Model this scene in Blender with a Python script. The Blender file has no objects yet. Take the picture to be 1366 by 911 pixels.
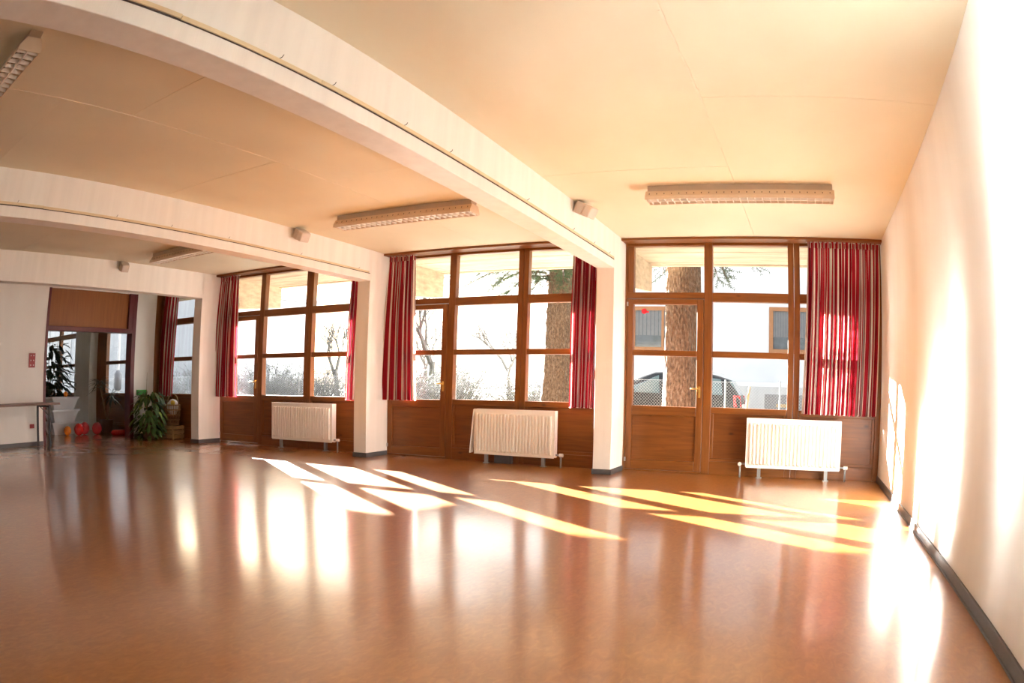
import bpy, math, random
from mathutils import Vector, Matrix
PI = math.pi
sc = bpy.context.scene
COL = sc.collection
random.seed(7)

# ------------------------------------------------------------------ camera
cd = bpy.data.cameras.new('camera'); cam = bpy.data.objects.new('camera', cd); COL.objects.link(cam); sc.camera = cam
# wide lens with barrel distortion (radial polynomial) and a shifted optical centre
cd.type = 'PANO'; cd.sensor_width = 36.0; cd.sensor_fit = 'HORIZONTAL'
for holder in (cd, getattr(cd, 'cycles', None)):
    try:
        holder.panorama_type = 'FISHEYE_LENS_POLYNOMIAL'; holder.fisheye_fov = PI
        holder.fisheye_polynomial_k0 = 0.0
        holder.fisheye_polynomial_k1 = -0.03830112
        holder.fisheye_polynomial_k2 = -0.000413937
        holder.fisheye_polynomial_k3 = 4.03455e-05
        holder.fisheye_polynomial_k4 = -1.549130e-06
        break
    except Exception:
        pass
cd.shift_x = -0.0626243; cd.shift_y = 0.1219944
cd.clip_start = 0.05; cd.clip_end = 400
cR = Vector((0.948288418596709, 0.3165706893993927, 0.02306672426995467))
cU = Vector((-0.03831315624897276, 0.0420207032304155, 0.9983818721101977))
cF = Vector((-0.31508915756273603, 0.947637725670108, -0.05197656850149629))
cam.matrix_world = Matrix(((cR.x, cU.x, -cF.x, -0.937), (cR.y, cU.y, -cF.y, -8.8448), (cR.z, cU.z, -cF.z, 1.0213), (0, 0, 0, 1)))

# ------------------------------------------------------------------ sky, sun, exposure
SUN_DIR = Vector((2.74, -2.0, -1.0)).normalized()          # direction the light travels
wd = bpy.data.worlds.new('sky'); sc.world = wd; wd.use_nodes = True
wn = wd.node_tree.nodes; wl = wd.node_tree.links
bg = wn['Background']
sky = wn.new('ShaderNodeTexSky'); sky.sky_type = 'NISHITA'; sky.sun_disc = False
sky.sun_elevation = math.asin(-SUN_DIR.z); sky.sun_rotation = math.atan2(-SUN_DIR.x, -SUN_DIR.y)
sky.air_density = 1.0; sky.dust_density = 4.0; sky.ozone_density = 0.6
hz = wn.new('ShaderNodeMix'); hz.data_type = 'RGBA'; hz.inputs[0].default_value = 0.6
hz.inputs[7].default_value = (7.0, 7.2, 7.6, 1)                  # thin bright winter haze
wl.new(sky.outputs[0], hz.inputs[6]); wl.new(hz.outputs[2], bg.inputs['Color'])
bg.inputs['Strength'].default_value = 0.19
sd = bpy.data.lights.new('sun', 'SUN'); sun = bpy.data.objects.new('sun', sd); COL.objects.link(sun)
sd.energy = 96.0; sd.angle = math.radians(0.55); sd.color = (1.0, 0.95, 0.89)
sun.rotation_euler = SUN_DIR.to_track_quat('-Z', 'Y').to_euler(); sun.location = (-30, 25, 15)
vs = sc.view_settings
vs.view_transform = 'Standard'; vs.look = 'None'; vs.gamma = 1.0; vs.use_curve_mapping = False
vs.exposure = 1.2
cy = sc.cycles
cy.use_denoising = True; cy.use_adaptive_sampling = True; cy.adaptive_threshold = 0.02; cy.max_bounces = 10; cy.diffuse_bounces = 6; cy.glossy_bounces = 4
cy.transparent_max_bounces = 16; cy.sample_clamp_indirect = 0.0; cy.blur_glossy = 0.0; cy.use_guiding = True; cy.use_surface_guiding = True; cy.caustics_reflective = True

# ------------------------------------------------------------------ helpers
def sub(a, b): return (a[0]-b[0], a[1]-b[1], a[2]-b[2])
class MB:
    def __init__(s): s.v = []; s.f = []; s.uv = None
    def box(s, x0, x1, y0, y1, z0, z1):
        n = len(s.v)
        s.v += [(x, y, z) for z in (z0, z1) for y in (y0, y1) for x in (x0, x1)]
        for q in ((0,2,3,1),(4,5,7,6),(0,1,5,4),(2,6,7,3),(0,4,6,2),(1,3,7,5)): s.f.append(tuple(n+i for i in q))
        return s
    def hexa(s, p8):                                         # bottom 4 ccw, top 4 ccw
        n = len(s.v); s.v += [tuple(p) for p in p8]
        for q in ((3,2,1,0),(4,5,6,7),(0,1,5,4),(1,2,6,5),(2,3,7,6),(3,0,4,7)): s.f.append(tuple(n+i for i in q))
        return s
    def prism(s, poly, axis, a, b):                          # poly in the two other axes
        n = len(s.v); k = len(poly)
        def mk(p, t):
            if axis == 0: return (t, p[0], p[1])
            if axis == 1: return (p[0], t, p[1])
            return (p[0], p[1], t)
        s.v += [mk(p, a) for p in poly] + [mk(p, b) for p in poly]
        s.f.append(tuple(n+i for i in range(k))[::-1]); s.f.append(tuple(n+k+i for i in range(k)))
        for i in range(k):
            j = (i+1) % k; s.f.append((n+i, n+j, n+k+j, n+k+i))
        return s
    def tube(s, pts, r, n=8, caps=True):
        pts = [Vector(p) for p in pts]; rs = r if isinstance(r, (list, tuple)) else [r]*len(pts)
        base = len(s.v); ref = None
        for i, p in enumerate(pts):
            d = (pts[min(i+1, len(pts)-1)] - pts[max(i-1, 0)])
            d = d.normalized() if d.length > 1e-9 else Vector((0,0,1))
            if ref is None: ref = Vector((0,0,1)) if abs(d.z) < .9 else Vector((1,0,0))
            u = (ref - d*ref.dot(d)); u = u.normalized() if u.length > 1e-6 else d.orthogonal().normalized()
            ref = u; w = d.cross(u)
            for k in range(n):
                a = 2*PI*k/n; q = p + (u*math.cos(a) + w*math.sin(a))*rs[i]; s.v.append(tuple(q))
        for i in range(len(pts)-1):
            for k in range(n):
                k2 = (k+1) % n; a = base+i*n
                s.f.append((a+k, a+k2, a+n+k2, a+n+k))
        if caps:
            s.f.append(tuple(base+k for k in range(n))[::-1]); e = base+(len(pts)-1)*n
            s.f.append(tuple(e+k for k in range(n)))
        return s
    def lathe(s, prof, c=(0,0,0), n=20):                     # prof: (r, z)
        base = len(s.v)
        for r, z in prof:
            for k in range(n):
                a = 2*PI*k/n; s.v.append((c[0]+r*math.cos(a), c[1]+r*math.sin(a), c[2]+z))
        for i in range(len(prof)-1):
            for k in range(n):
                k2 = (k+1) % n; a = base+i*n
                s.f.append((a+k, a+k2, a+n+k2, a+n+k))
        if prof[0][0] > 1e-4: s.f.append(tuple(base+k for k in range(n))[::-1])
        if prof[-1][0] > 1e-4: e = base+(len(prof)-1)*n; s.f.append(tuple(e+k for k in range(n)))
        return s
    def sphere(s, c, r, n=20, m=12, sq=(1,1,1)):
        prof = [(max(1e-5, math.sin(PI*i/m))*r, -math.cos(PI*i/m)*r) for i in range(m+1)]
        b = len(s.v); s.lathe(prof, (0,0,0), n)
        s.v[b:] = [(c[0]+x*sq[0], c[1]+y*sq[1], c[2]+z*sq[2]) for x, y, z in s.v[b:]]
        return s
    def xf(s, M, start=0):
        s.v[start:] = [tuple(M @ Vector(p)) for p in s.v[start:]]; return s
    def build(s, name, mat, parent=None, smooth=False, bevel=0.0):
        me = bpy.data.meshes.new(name); me.from_pydata(s.v, [], s.f); me.update()
        if s.uv:
            l = me.uv_layers.new(name='UVMap')
            for lp in me.loops: l.data[lp.index].uv = s.uv[lp.vertex_index]
        o = bpy.data.objects.new(name, me); COL.objects.link(o)
        if mat is not None: me.materials.append(M[mat])
        if smooth:
            for p in me.polygons: p.use_smooth = True
        if parent is not None: o.parent = parent
        if bevel:
            b = o.modifiers.new('bevel', 'BEVEL'); b.width = bevel; b.segments = 2; b.limit_method = 'ANGLE'
        return o
def auto_smooth(o, ang=35):
    for p in o.data.polygons: p.use_smooth = True
    try:
        o.data.set_sharp_from_angle(angle=math.radians(ang))
    except Exception: pass
    return o
def empty(name, loc, rz=0.0):
    o = bpy.data.objects.new(name, None); COL.objects.link(o); o.location = loc; o.rotation_euler = (0, 0, rz)
    o.empty_display_size = 0.1
    return o
def tag(o, label, cat, group=None):
    o['label'] = label; o['category'] = cat
    if group: o['group'] = group
    return o
def thing(name, label, cat, loc, rz=0.0, group=None): return tag(empty(name, loc, rz), label, cat, group)
def struct(o, label=None):
    o['kind'] = 'structure'
    if label: o['label'] = label
    return o
def box(*a): return MB().box(*a)
def copy_child(src, parent, loc):
    c = src.copy(); COL.objects.link(c); c.parent = parent; c.location = loc; return c

# ------------------------------------------------------------------ materials
M = {}
def newmat(name):
    m = bpy.data.materials.new(name); m.use_nodes = True; M[name] = m
    nt = m.node_tree; return m, nt, nt.nodes['Principled BSDF'], nt.nodes, nt.links
def ramp(N, stops):
    r = N.new('ShaderNodeValToRGB'); e = r.color_ramp.elements
    e[0].position, e[0].color = stops[0][0], (*stops[0][1], 1)
    e[1].position, e[1].color = stops[-1][0], (*stops[-1][1], 1)
    for p, c in stops[1:-1]:
        x = e.new(p); x.color = (*c, 1)
    return r
def plain(name, col, rough=.5, metal=0.0, var=.06, scale=6.0, bump=0.0, bscale=60.0, spec=.5, stretch=(1,1,1), coat=0.0):
    m, nt, P, N, L = newmat(name)
    tc = N.new('ShaderNodeTexCoord'); mp = N.new('ShaderNodeMapping'); mp.inputs['Scale'].default_value = stretch
    L.new(tc.outputs['Object'], mp.inputs[0])
    n = N.new('ShaderNodeTexNoise'); n.inputs['Scale'].default_value = scale; n.inputs['Detail'].default_value = 6
    L.new(mp.outputs[0], n.inputs['Vector'])
    lo = tuple(c*(1-var) for c in col); hi = tuple(min(1, c*(1+var)) for c in col)
    r = ramp(N, [(.3, lo), (.7, hi)]); L.new(n.outputs['Fac'], r.inputs[0]); L.new(r.outputs[0], P.inputs['Base Color'])
    P.inputs['Roughness'].default_value = rough; P.inputs['Metallic'].default_value = metal
    P.inputs['Specular IOR Level'].default_value = spec; P.inputs['Coat Weight'].default_value = coat
    if bump:
        b = N.new('ShaderNodeTexNoise'); b.inputs['Scale'].default_value = bscale; b.inputs['Detail'].default_value = 4
        L.new(mp.outputs[0], b.inputs['Vector'])
        bn = N.new('ShaderNodeBump'); bn.inputs['Strength'].default_value = bump; bn.inputs['Distance'].default_value = .01
        L.new(b.outputs['Fac'], bn.inputs['Height']); L.new(bn.outputs[0], P.inputs['Normal'])
    return m
def wood(name, dark, mid, light, axis, rough=.38, sc_=1.0, knots=True):
    m, nt, P, N, L = newmat(name)
    tc = N.new('ShaderNodeTexCoord'); oi = N.new('ShaderNodeObjectInfo')
    ad = N.new('ShaderNodeVectorMath'); ad.operation = 'MULTIPLY_ADD'
    cmb = N.new('ShaderNodeCombineXYZ')
    for i in range(3): L.new(oi.outputs['Random'], cmb.inputs[i])
    ad.inputs[1].default_value = (7, 13, 9)
    L.new(cmb.outputs[0], ad.inputs[0]); L.new(tc.outputs['Object'], ad.inputs[2])
    mp = N.new('ShaderNodeMapping'); s = [22*sc_]*3; s[axis] = 1.6*sc_; mp.inputs['Scale'].default_value = s
    L.new(ad.outputs[0], mp.inputs[0])
    n = N.new('ShaderNodeTexNoise'); n.inputs['Scale'].default_value = 1.5; n.inputs['Detail'].default_value = 8; n.inputs['Distortion'].default_value = .8
    L.new(mp.outputs[0], n.inputs['Vector'])
    r = ramp(N, [(.28, dark), (.5, mid), (.74, light)]); L.new(n.outputs['Fac'], r.inputs[0])
    out = r.outputs[0]
    if knots:
        m2 = N.new('ShaderNodeMapping'); k = [5.0]*3; k[axis] = 2.6; m2.inputs['Scale'].default_value = k
        L.new(ad.outputs[0], m2.inputs[0])
        vo = N.new('ShaderNodeTexVoronoi'); vo.inputs['Scale'].default_value = 1.0; L.new(m2.outputs[0], vo.inputs['Vector'])
        kr = ramp(N, [(.03, (1,1,1)), (.12, (0,0,0))]); L.new(vo.outputs['Distance'], kr.inputs[0])
        mx = N.new('ShaderNodeMix'); mx.data_type = 'RGBA'; mx.inputs[7].default_value = (*[c*.45 for c in dark], 1)
        L.new(kr.outputs[0], mx.inputs[0]); L.new(out, mx.inputs[6]); out = mx.outputs[2]
    L.new(out, P.inputs['Base Color']); P.inputs['Roughness'].default_value = rough
    bn = N.new('ShaderNodeBump'); bn.inputs['Strength'].default_value = .12; bn.inputs['Distance'].default_value = .004
    L.new(n.outputs['Fac'], bn.inputs['Height']); L.new(bn.outputs[0], P.inputs['Normal'])
    return m

plain('wall_white', (.79, .78, .76), .75, var=.03, scale=3, bump=.12, bscale=30, stretch=(1, 1, .25))
plain('pillar_white', (.79, .78, .75), .7, var=.05, scale=4, bump=.15, bscale=40, stretch=(2, 2, .2))
plain('ceiling_board', (.70, .66, .52), .8, var=.05, scale=1.2, bump=.06, bscale=90, stretch=(1, .6, 1))
plain('seam_cream', (.72, .67, .54), .8)
plain('batten', (.66, .55, .36), .6, var=.1)
plain('rubber_grey', (.075, .075, .08), .45, var=.15)
plain('dark_gap', (.05, .035, .03), .8)
D_, M_, L_ = (.14, .042, .006), (.19, .061, .009), (.235, .081, .0125)
wood('wood_x', D_, M_, L_, 0); wood('wood_z', D_, M_, L_, 2, knots=False); wood('wood_panel', (.135, .040, .006), (.18, .056, .0085), (.22, .073, .012), 0, sc_=.8)
wood('veneer', (.22, .068, .011), (.26, .085, .015), (.30, .10, .019), 2, rough=.45, sc_=.6, knots=False)
plain('maroon', (.11, .012, .018), .35, var=.1)
plain('brass', (.62, .42, .14), .3, 1.0); plain('steel', (.55, .55, .56), .32, 1.0)
plain('pipe_grey', (.33, .35, .36), .4, .6)
plain('radiator_white', (.86, .82, .75), .35, var=.02); plain('valve_white', (.8, .78, .72), .35)
plain('lamp_metal', (.52, .44, .36), .42, .3, var=.05); plain('lamp_cream', (.74, .62, .48), .5, var=.04)
plain('louver', (.84, .80, .74), .4); plain('lamp_dark', (.16, .12, .09), .5); plain('tube_white', (.5, .48, .45), .3)
plain('speaker_grey', (.56, .49, .44), .6, var=.03); plain('speaker_grille', (.62, .55, .5), .7, bump=.4, bscale=300)
plain('table_top', (.17, .095, .08), .45); plain('table_edge', (.16, .10, .08), .5); plain('black_metal', (.03, .03, .035), .4, .5)
plain('red_plastic', (.33, .012, .02), .35); plain('white_dot', (.75, .7, .68), .5)
plain('balloon_red', (.55, .02, .02), .12, var=.03, coat=.3); plain('balloon_orange', (.85, .22, .015), .15, var=.03); plain('pink_red', (.50, .03, .035), .12, var=.03, coat=.3)
plain('bin_white', (.62, .63, .66), .5, var=.03); plain('blue_plastic', (.03, .06, .28), .4)
plain('leaf_dark', (.022, .04, .018), .3, var=.35, scale=9); plain('leaf_mid', (.05, .10, .022), .4, var=.4, scale=12); plain('leaf_light', (.22, .30, .04), .45, var=.3)
plain('stem_tan', (.30, .22, .12), .8); plain('stem_brown', (.10, .06, .03), .8); plain('pot_brown', (.10, .045, .03), .6); plain('soil', (.03, .02, .012), .9)
plain('wicker', (.34, .20, .09), .65, var=.25, scale=60); plain('crate_wood', (.42, .28, .13), .65, var=.2); plain('bag_white', (.8, .8, .82), .5, var=.06, scale=20); plain('bag_yellow', (.65, .5, .08), .5)
plain('green_sign', (.05, .33, .05), .4)
plain('concrete', (.50, .42, .30), .85, var=.22, scale=5, bump=.5, bscale=25, stretch=(.3, 1, 3))
plain('render_white', (.58, .60, .64), .8, var=.03, scale=2, bump=.1); plain('render_grey', (.42, .43, .45), .85, var=.08, scale=1.5, bump=.25, bscale=30, stretch=(3, 1, .4))
plain('roof_grey', (.25, .25, .27), .6); plain('ground_pale', (.22, .21, .17), .9, var=.3, scale=1.5, bump=.3, bscale=12)
plain('asphalt', (.24, .24, .25), .9, var=.12, scale=8)
plain('window_brown', (.30, .13, .05), .5); plain('house_glass', (.09, .10, .11), .08, var=.2); plain('curtain_grey', (.15, .15, .155), .8)
plain('car_black', (.008, .009, .011), .35, spec=.3); plain('car_glass', (.10, .15, .16), .06); plain('car_light', (.6, .015, .02), .2); plain('car_grey', (.16, .16, .17), .4); plain('tyre', (.012, .012, .012), .8); plain('plate_white', (.7, .7, .7), .4)
plain('zinc', (.62, .63, .64), .6, .2)
plain('hedge', (.13, .15, .08), .8, var=.3); plain('twig_grey', (.20, .20, .20), .9, var=.25, scale=8); plain('bark_grey', (.11, .10, .09), .9, var=.2, scale=12)
plain('needles', (.04, .07, .02), .7, var=.4, scale=6)
plain('sticker_red', (.75, .03, .06), .4)
# bark of the big conifers
m, nt, P, N, L = newmat('bark')
tc = N.new('ShaderNodeTexCoord'); mp = N.new('ShaderNodeMapping'); mp.inputs['Scale'].default_value = (14, 14, 6); L.new(tc.outputs['Object'], mp.inputs[0])
vo = N.new('ShaderNodeTexVoronoi'); vo.inputs['Scale'].default_value = 1.6; L.new(mp.outputs[0], vo.inputs['Vector'])
no = N.new('ShaderNodeTexNoise'); no.inputs['Scale'].default_value = 3; no.inputs['Detail'].default_value = 8; L.new(mp.outputs[0], no.inputs['Vector'])
r = ramp(N, [(.25, (.035, .02, .011)), (.5, (.11, .065, .036)), (.75, (.20, .145, .10))]); L.new(no.outputs['Fac'], r.inputs[0]); L.new(r.outputs[0], P.inputs['Base Color'])
b = N.new('ShaderNodeBump'); b.inputs['Strength'].default_value = .9; b.inputs['Distance'].default_value = .05; L.new(vo.outputs['Distance'], b.inputs['Height']); L.new(b.outputs[0], P.inputs['Normal'])
P.inputs['Roughness'].default_value = .95
# linoleum
m, nt, P, N, L = newmat('linoleum')
tc = N.new('ShaderNodeTexCoord')
n1 = N.new('ShaderNodeTexNoise'); n1.inputs['Scale'].default_value = 26; n1.inputs['Detail'].default_value = 9; n1.inputs['Distortion'].default_value = 1.2
mp = N.new('ShaderNodeMapping'); mp.inputs['Scale'].default_value = (1, .45, 1); L.new(tc.outputs['Object'], mp.inputs[0]); L.new(mp.outputs[0], n1.inputs['Vector'])
r = ramp(N, [(.3, (.30, .106, .017)), (.52, (.35, .130, .023)), (.72, (.41, .160, .031))]); L.new(n1.outputs['Fac'], r.inputs[0]); L.new(r.outputs[0], P.inputs['Base Color'])
n2 = N.new('ShaderNodeTexNoise'); n2.inputs['Scale'].default_value = 2.2; n2.inputs['Detail'].default_value = 5; L.new(tc.outputs['Object'], n2.inputs['Vector'])
rr = N.new('ShaderNodeMapRange'); rr.inputs[1].default_value = .3; rr.inputs[2].default_value = .7; rr.inputs[3].default_value = .135; rr.inputs[4].default_value = .17
L.new(n2.outputs['Fac'], rr.inputs[0]); L.new(rr.outputs[0], P.inputs['Coat Roughness']); P.inputs['Coat Weight'].default_value = 1.0; P.inputs['Coat IOR'].default_value = 1.6; P.inputs['Roughness'].default_value = .36
bn = N.new('ShaderNodeBump'); bn.inputs['Strength'].default_value = .05; bn.inputs['Distance'].default_value = .002
n3 = N.new('ShaderNodeTexNoise'); n3.inputs['Scale'].default_value = 7; n3.inputs['Detail'].default_value = 2; L.new(tc.outputs['Object'], n3.inputs['Vector'])
L.new(n3.outputs['Fac'], bn.inputs['Height']); L.new(bn.outputs[0], P.inputs['Normal'])
# window glass: thin clear pane
m = bpy.data.materials.new('glass'); M['glass'] = m; m.use_nodes = True; nt = m.node_tree; N = nt.nodes; L = nt.links; N.clear()
o_ = N.new('ShaderNodeOutputMaterial'); mx = N.new('ShaderNodeMixShader'); t = N.new('ShaderNodeBsdfTransparent'); g = N.new('ShaderNodeBsdfGlossy')
fr = N.new('ShaderNodeFresnel'); ge = N.new('ShaderNodeNewGeometry'); io = N.new('ShaderNodeMapRange')
io.inputs[3].default_value = 1.3; io.inputs[4].default_value = 1/1.3; L.new(ge.outputs['Backfacing'], io.inputs[0]); L.new(io.outputs[0], fr.inputs['IOR'])   # both faces of a thin pane reflect alike
ns = N.new('ShaderNodeTexNoise'); ns.inputs['Scale'].default_value = 2.0; tint = ramp(N, [(.3, (.93, .95, .95)), (.7, (.97, .98, .98))]); L.new(ns.outputs['Fac'], tint.inputs[0]); L.new(tint.outputs[0], t.inputs['Color'])
g.inputs['Roughness'].default_value = .02
L.new(fr.outputs[0], mx.inputs[0]); L.new(t.outputs[0], mx.inputs[1]); L.new(g.outputs[0], mx.inputs[2]); L.new(mx.outputs[0], o_.inputs[0])
# striped curtain cloth: stripes run down the cloth, u is metres across it
m = bpy.data.materials.new('curtain_stripe'); M['curtain_stripe'] = m; m.use_nodes = True; nt = m.node_tree; N = nt.nodes; L = nt.links; N.clear()
o_ = N.new('ShaderNodeOutputMaterial'); uv = N.new('ShaderNodeUVMap'); uv.uv_map = 'UVMap'
sx = N.new('ShaderNodeSeparateXYZ'); L.new(uv.outputs[0], sx.inputs[0])
fm = N.new('ShaderNodeMath'); fm.operation = 'MULTIPLY'; fm.inputs[1].default_value = 1/.30; L.new(sx.outputs[0], fm.inputs[0])
fc = N.new('ShaderNodeMath'); fc.operation = 'FRACT'; L.new(fm.outputs[0], fc.inputs[0])
RED = (.36, .018, .032); WHT = (.78, .71, .63); GRY = (.42, .34, .31); DRK = (.20, .010, .018)
r = N.new('ShaderNodeValToRGB'); r.color_ramp.interpolation = 'CONSTANT'; e = r.color_ramp.elements
seq = [(0, RED), (.20, WHT), (.26, RED), (.33, GRY), (.39, DRK), (.50, WHT), (.58, RED), (.76, GRY), (.81, RED), (.88, WHT), (.93, DRK)]
e[0].position = 0; e[0].color = (*RED, 1); e[1].position = .20; e[1].color = (*WHT, 1)
for p, c in seq[2:]:
    x = e.new(p); x.color = (*c, 1)
L.new(fc.outputs[0], r.inputs[0])
df = N.new('ShaderNodeBsdfDiffuse'); tl = N.new('ShaderNodeBsdfTranslucent'); mx = N.new('ShaderNodeMixShader'); mx.inputs[0].default_value = .42
L.new(r.outputs[0], df.inputs[0]); L.new(r.outputs[0], tl.inputs[0]); L.new(df.outputs[0], mx.inputs[1]); L.new(tl.outputs[0], mx.inputs[2]); L.new(mx.outputs[0], o_.inputs[0])

# ------------------------------------------------------------------ dimensions
H = 2.90; HB = 2.463; WB = 0.218; PY = -0.648
XB = {3: -3.194, 2: -6.719, 1: -10.399}          # left reference of each window bay
XL = -12.35                                      # wall with the doorway
YB = -10.6                                       # wall behind the camera
XF, YF = -19.0, -5.6                             # far room

# ------------------------------------------------------------------ floor, ceiling, walls
struct(box(XF, .12, YB-.15, .12, -.15, 0).build('floor', 'linoleum'), 'orange brown polished linoleum floor')
ceil = struct(empty('ceiling', (0, 0, H)), 'cream fibreboard ceiling in large panels')
box(XF-.2, .2, YB-.2, .14, .022, .22).build('slab', 'seam_cream', ceil)
def panels(x0, x1, xs, cutsL, cutsR):
    g = .0012
    for (a, b, cuts) in ((x0, xs, cutsL), (xs, x1, cutsR)):
        ys = [YB] + sorted(cuts) + [-.1]
        for y0, y1 in zip(ys[:-1], ys[1:]):
            d = random.uniform(0, .0025)
            box(a+g, b-g, y0+g, y1-g, d, .022).build('ceiling_panel', 'ceiling_board', ceil)
panels(XB[3]-.04, 0, -1.57, [-8.1, -5.6, -3.1], [-7.1, -4.6, -2.1])
panels(XB[2]-.04, XB[3]-.26, -5.08, [-7.05, -4.56, -2.06], [-8.8, -6.30, -3.8])
panels(XB[1]-.04, XB[2]-.26, -8.62, [-7.4, -4.9, -2.4], [-8.6, -6.1, -3.6])
panels(XL+.1, XB[1]-.26, -11.5, [-7, -4.5, -2], [-8.3, -5.8, -3.3])
for xs_, ya, yb in ((-5.08, -8.2, -2.9), (-1.57, -6.6, -3.6)):         # filler ridges over the long joints
    p = MB(); n = 26
    for i in range(n):
        y0 = ya+(yb-ya)*i/n; y1 = ya+(yb-ya)*(i+1)/n; w = random.uniform(.003, .009); dx = random.uniform(-.003, .003)
        p.box(xs_-w+dx, xs_+w+dx, y0, y1, -.003, .01)
    p.build('joint_filler', 'seam_cream', ceil)

struct(box(0, .14, YB-.15, .12, 0, H+.02).build('wall_right', 'wall_white'), 'long white plaster wall streaked with sunlight')
struct(box(XF, .14, YB-.15, YB, 0, H+.02).build('wall_back', 'wall_white'))
bb = box(-.014, 0, YB, -.12, 0, .075); bb.box(-.022, 0, YB, -.12, 0, .012)
struct(bb.build('baseboard_right', 'rubber_grey', bevel=.004), 'dark grey rubber baseboard along the white wall')
struct(box(XL, 0, YB, YB+.014, 0, .075).build('baseboard_back', 'rubber_grey'))
# wall with the doorway: pieces of one wall
DY0, DY1, DZ = -3.17, -0.82, 2.70
wl_ = struct(empty('wall_left', (XL, 0, 0)), 'white wall with a wide maroon framed doorway')
MB().box(-.16, 0, YB, DY0, 0, H+.02).build('wall_panel', 'wall_white', wl_)
MB().box(-.16, 0, DY1, -.27, 0, H+.02).build('wall_panel', 'wall_white', wl_)
MB().box(-.16, 0, DY0, DY1, DZ, H+.02).build('wall_panel', 'wall_white', wl_)
struct(box(XL, XL+.012, YB, DY0-.03, 0, .07).build('baseboard_left', 'rubber_grey'))
struct(box(XL, XL+.012, DY1+.03, -.275, 0, .07).build('baseboard_left', 'rubber_grey'))
# doorway frame with veneer panel over the opening
dr = struct(empty('door_1', (XL, 0, 0)), 'maroon door frame with an orange veneer panel above the opening')
MB().box(-.20, .012, DY0-.02, DY0+.045, 0, DZ).build('jamb', 'maroon', dr, bevel=.004)
MB().box(-.20, .012, DY1-.085, DY1+.015, 0, DZ).build('jamb', 'maroon', dr, bevel=.004)
MB().box(-.20, .014, DY0+.045, DY1-.085, 1.955, 2.035).build('head_rail', 'maroon', dr, bevel=.004)
MB().box(-.12, -.06, DY0+.045, DY1-.085, 2.035, DZ).build('transom_panel', 'veneer', dr)
MB().box(-.12, .004, DY1-.19, DY1-.085, 2.035, DZ).build('transom_reveal', 'maroon', dr)

# ------------------------------------------------------------------ beams and pillars
def beam(xr, y1, hooks, label, pillar_label):
    b = struct(empty('ceiling_beam', (xr, 0, 0)), label)
    MB().box(-WB, 0, YB, PY+.02, HB, H+.015).build('beam_body', 'pillar_white', b, bevel=.006)
    if hooks:
     n = 9; ys = [PY-.05 + (YB-PY)*i/n for i in range(n+1)]
     for i in range(n):
        dz = random.uniform(-.003, .003)
        MB().box(-.002, .012, ys[i+1]+.002, ys[i]-.002, HB+.105+dz, HB+.128+dz).build('batten', 'batten', b)
     MB().box(-.001, .005, YB, PY-.02, HB+.098, HB+.106).build('cable', 'dark_gap', b)
    for y, z in hooks:
        MB().tube([(.0, y, HB+.135), (.014, y, HB+.137), (.02, y+.004, HB+.152)], .0022, 5).build('hook', 'black_metal', b)
    p = struct(empty('pillar', (xr, 0, 0)), pillar_label)
    MB().box(-WB, 0, PY, .06, .0, H+.012).build('pillar_shaft', 'pillar_white', p, bevel=.006)
    MB().box(-WB-.012, .012, PY-.012, -.12, 0, .062).build('pillar_base', 'rubber_grey', p, bevel=.003)
    return b
XP = {3: XB[3]-.035, 2: XB[2]-.012, 1: XB[1]}
beam(XP[3], 0, [(-6.58, 0), (-6.12, 0), (-5.37, 0), (-4.78, 0), (-3.4, 0), (-2.2, 0), (-1.5, 0), (-.9, 0)], 'white ceiling beam nearest the right wall', 'white pillar beside the sunlit right bay')
beam(XP[2], 0, [(-6.6, 0), (-5.2, 0), (-4.4, 0), (-3.5, 0), (-2.2, 0), (-.95, 0)], 'white ceiling beam in the middle of the hall', 'white pillar between the middle and far windows')
beam(XP[1], 0, [], 'white ceiling beam in front of the doorway wall', 'white pillar near the plants')

# ------------------------------------------------------------------ windows
GY = -.05
def glass(parent, x0, x1, z0, z1, y=GY):
    return MB().box(x0-.006, x1+.006, y-.003, y+.003, z0-.006, z1+.006).build('pane', 'glass', parent)
def rail(parent, x0, x1, z0, z1, y0=-.10, y1=0, name='frame_rail', mat='wood_x'):
    return MB().box(x0, x1, y0, y1, z0, z1).build(name, mat, parent, bevel=.006)
def post(parent, x0, x1, z0, z1, y0=-.105, y1=0, name='frame_post', mat='wood_z'):
    return MB().box(x0, x1, y0, y1, z0, z1).build(name, mat, parent, bevel=.006)
ZT1, ZT0, ZM1, ZM0, ZL1, ZL0 = 2.836, 2.237, 2.122, 1.509, 1.435, .822
def column(w, x0, x1):
    """a fixed column: transom pane, two panes, wood panel below"""
    rail(w, x0, x1, ZT1, 2.885); rail(w, x0, x1, ZM1, ZT0); rail(w, x0, x1, ZL1, ZM0, -.095); rail(w, x0, x1, ZL0-.075, ZL0)
    rail(w, x0, x1, 0, .16, -.105)
    glass(w, x0, x1, ZT0, ZT1); glass(w, x0, x1, ZM0, ZM1); glass(w, x0, x1, ZL0, ZL1)
    MB().box(x0, x1, -.075, -.02, .16, ZL0-.075).build('wood_panel', 'wood_panel', w)
    rail(w, x0, x1, .16, .20, -.09); rail(w, x0, x0+.035, .20, ZL0-.075, -.09, name='panel_bead', mat='wood_z'); rail(w, x1-.035, x1, .20, ZL0-.075, -.09, name='panel_bead', mat='wood_z')
    MB().box(x0-.02, x1+.02, -.012, .05, ZL0-.03, ZL0-.002).build('window_sill', 'zinc', w)
def handle(leaf, x, z):
    h = MB().box(x-.014, x+.014, -.112, -.105, z-.07, z+.07).build('handle_plate', 'brass', leaf, bevel=.003)
    MB().tube([(x, -.108, z+.04), (x, -.15, z+.04), (x-.015, -.156, z+.04), (x-.11, -.156, z+.04)], .009, 8).build('handle_lever', 'brass', leaf, smooth=True)
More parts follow.
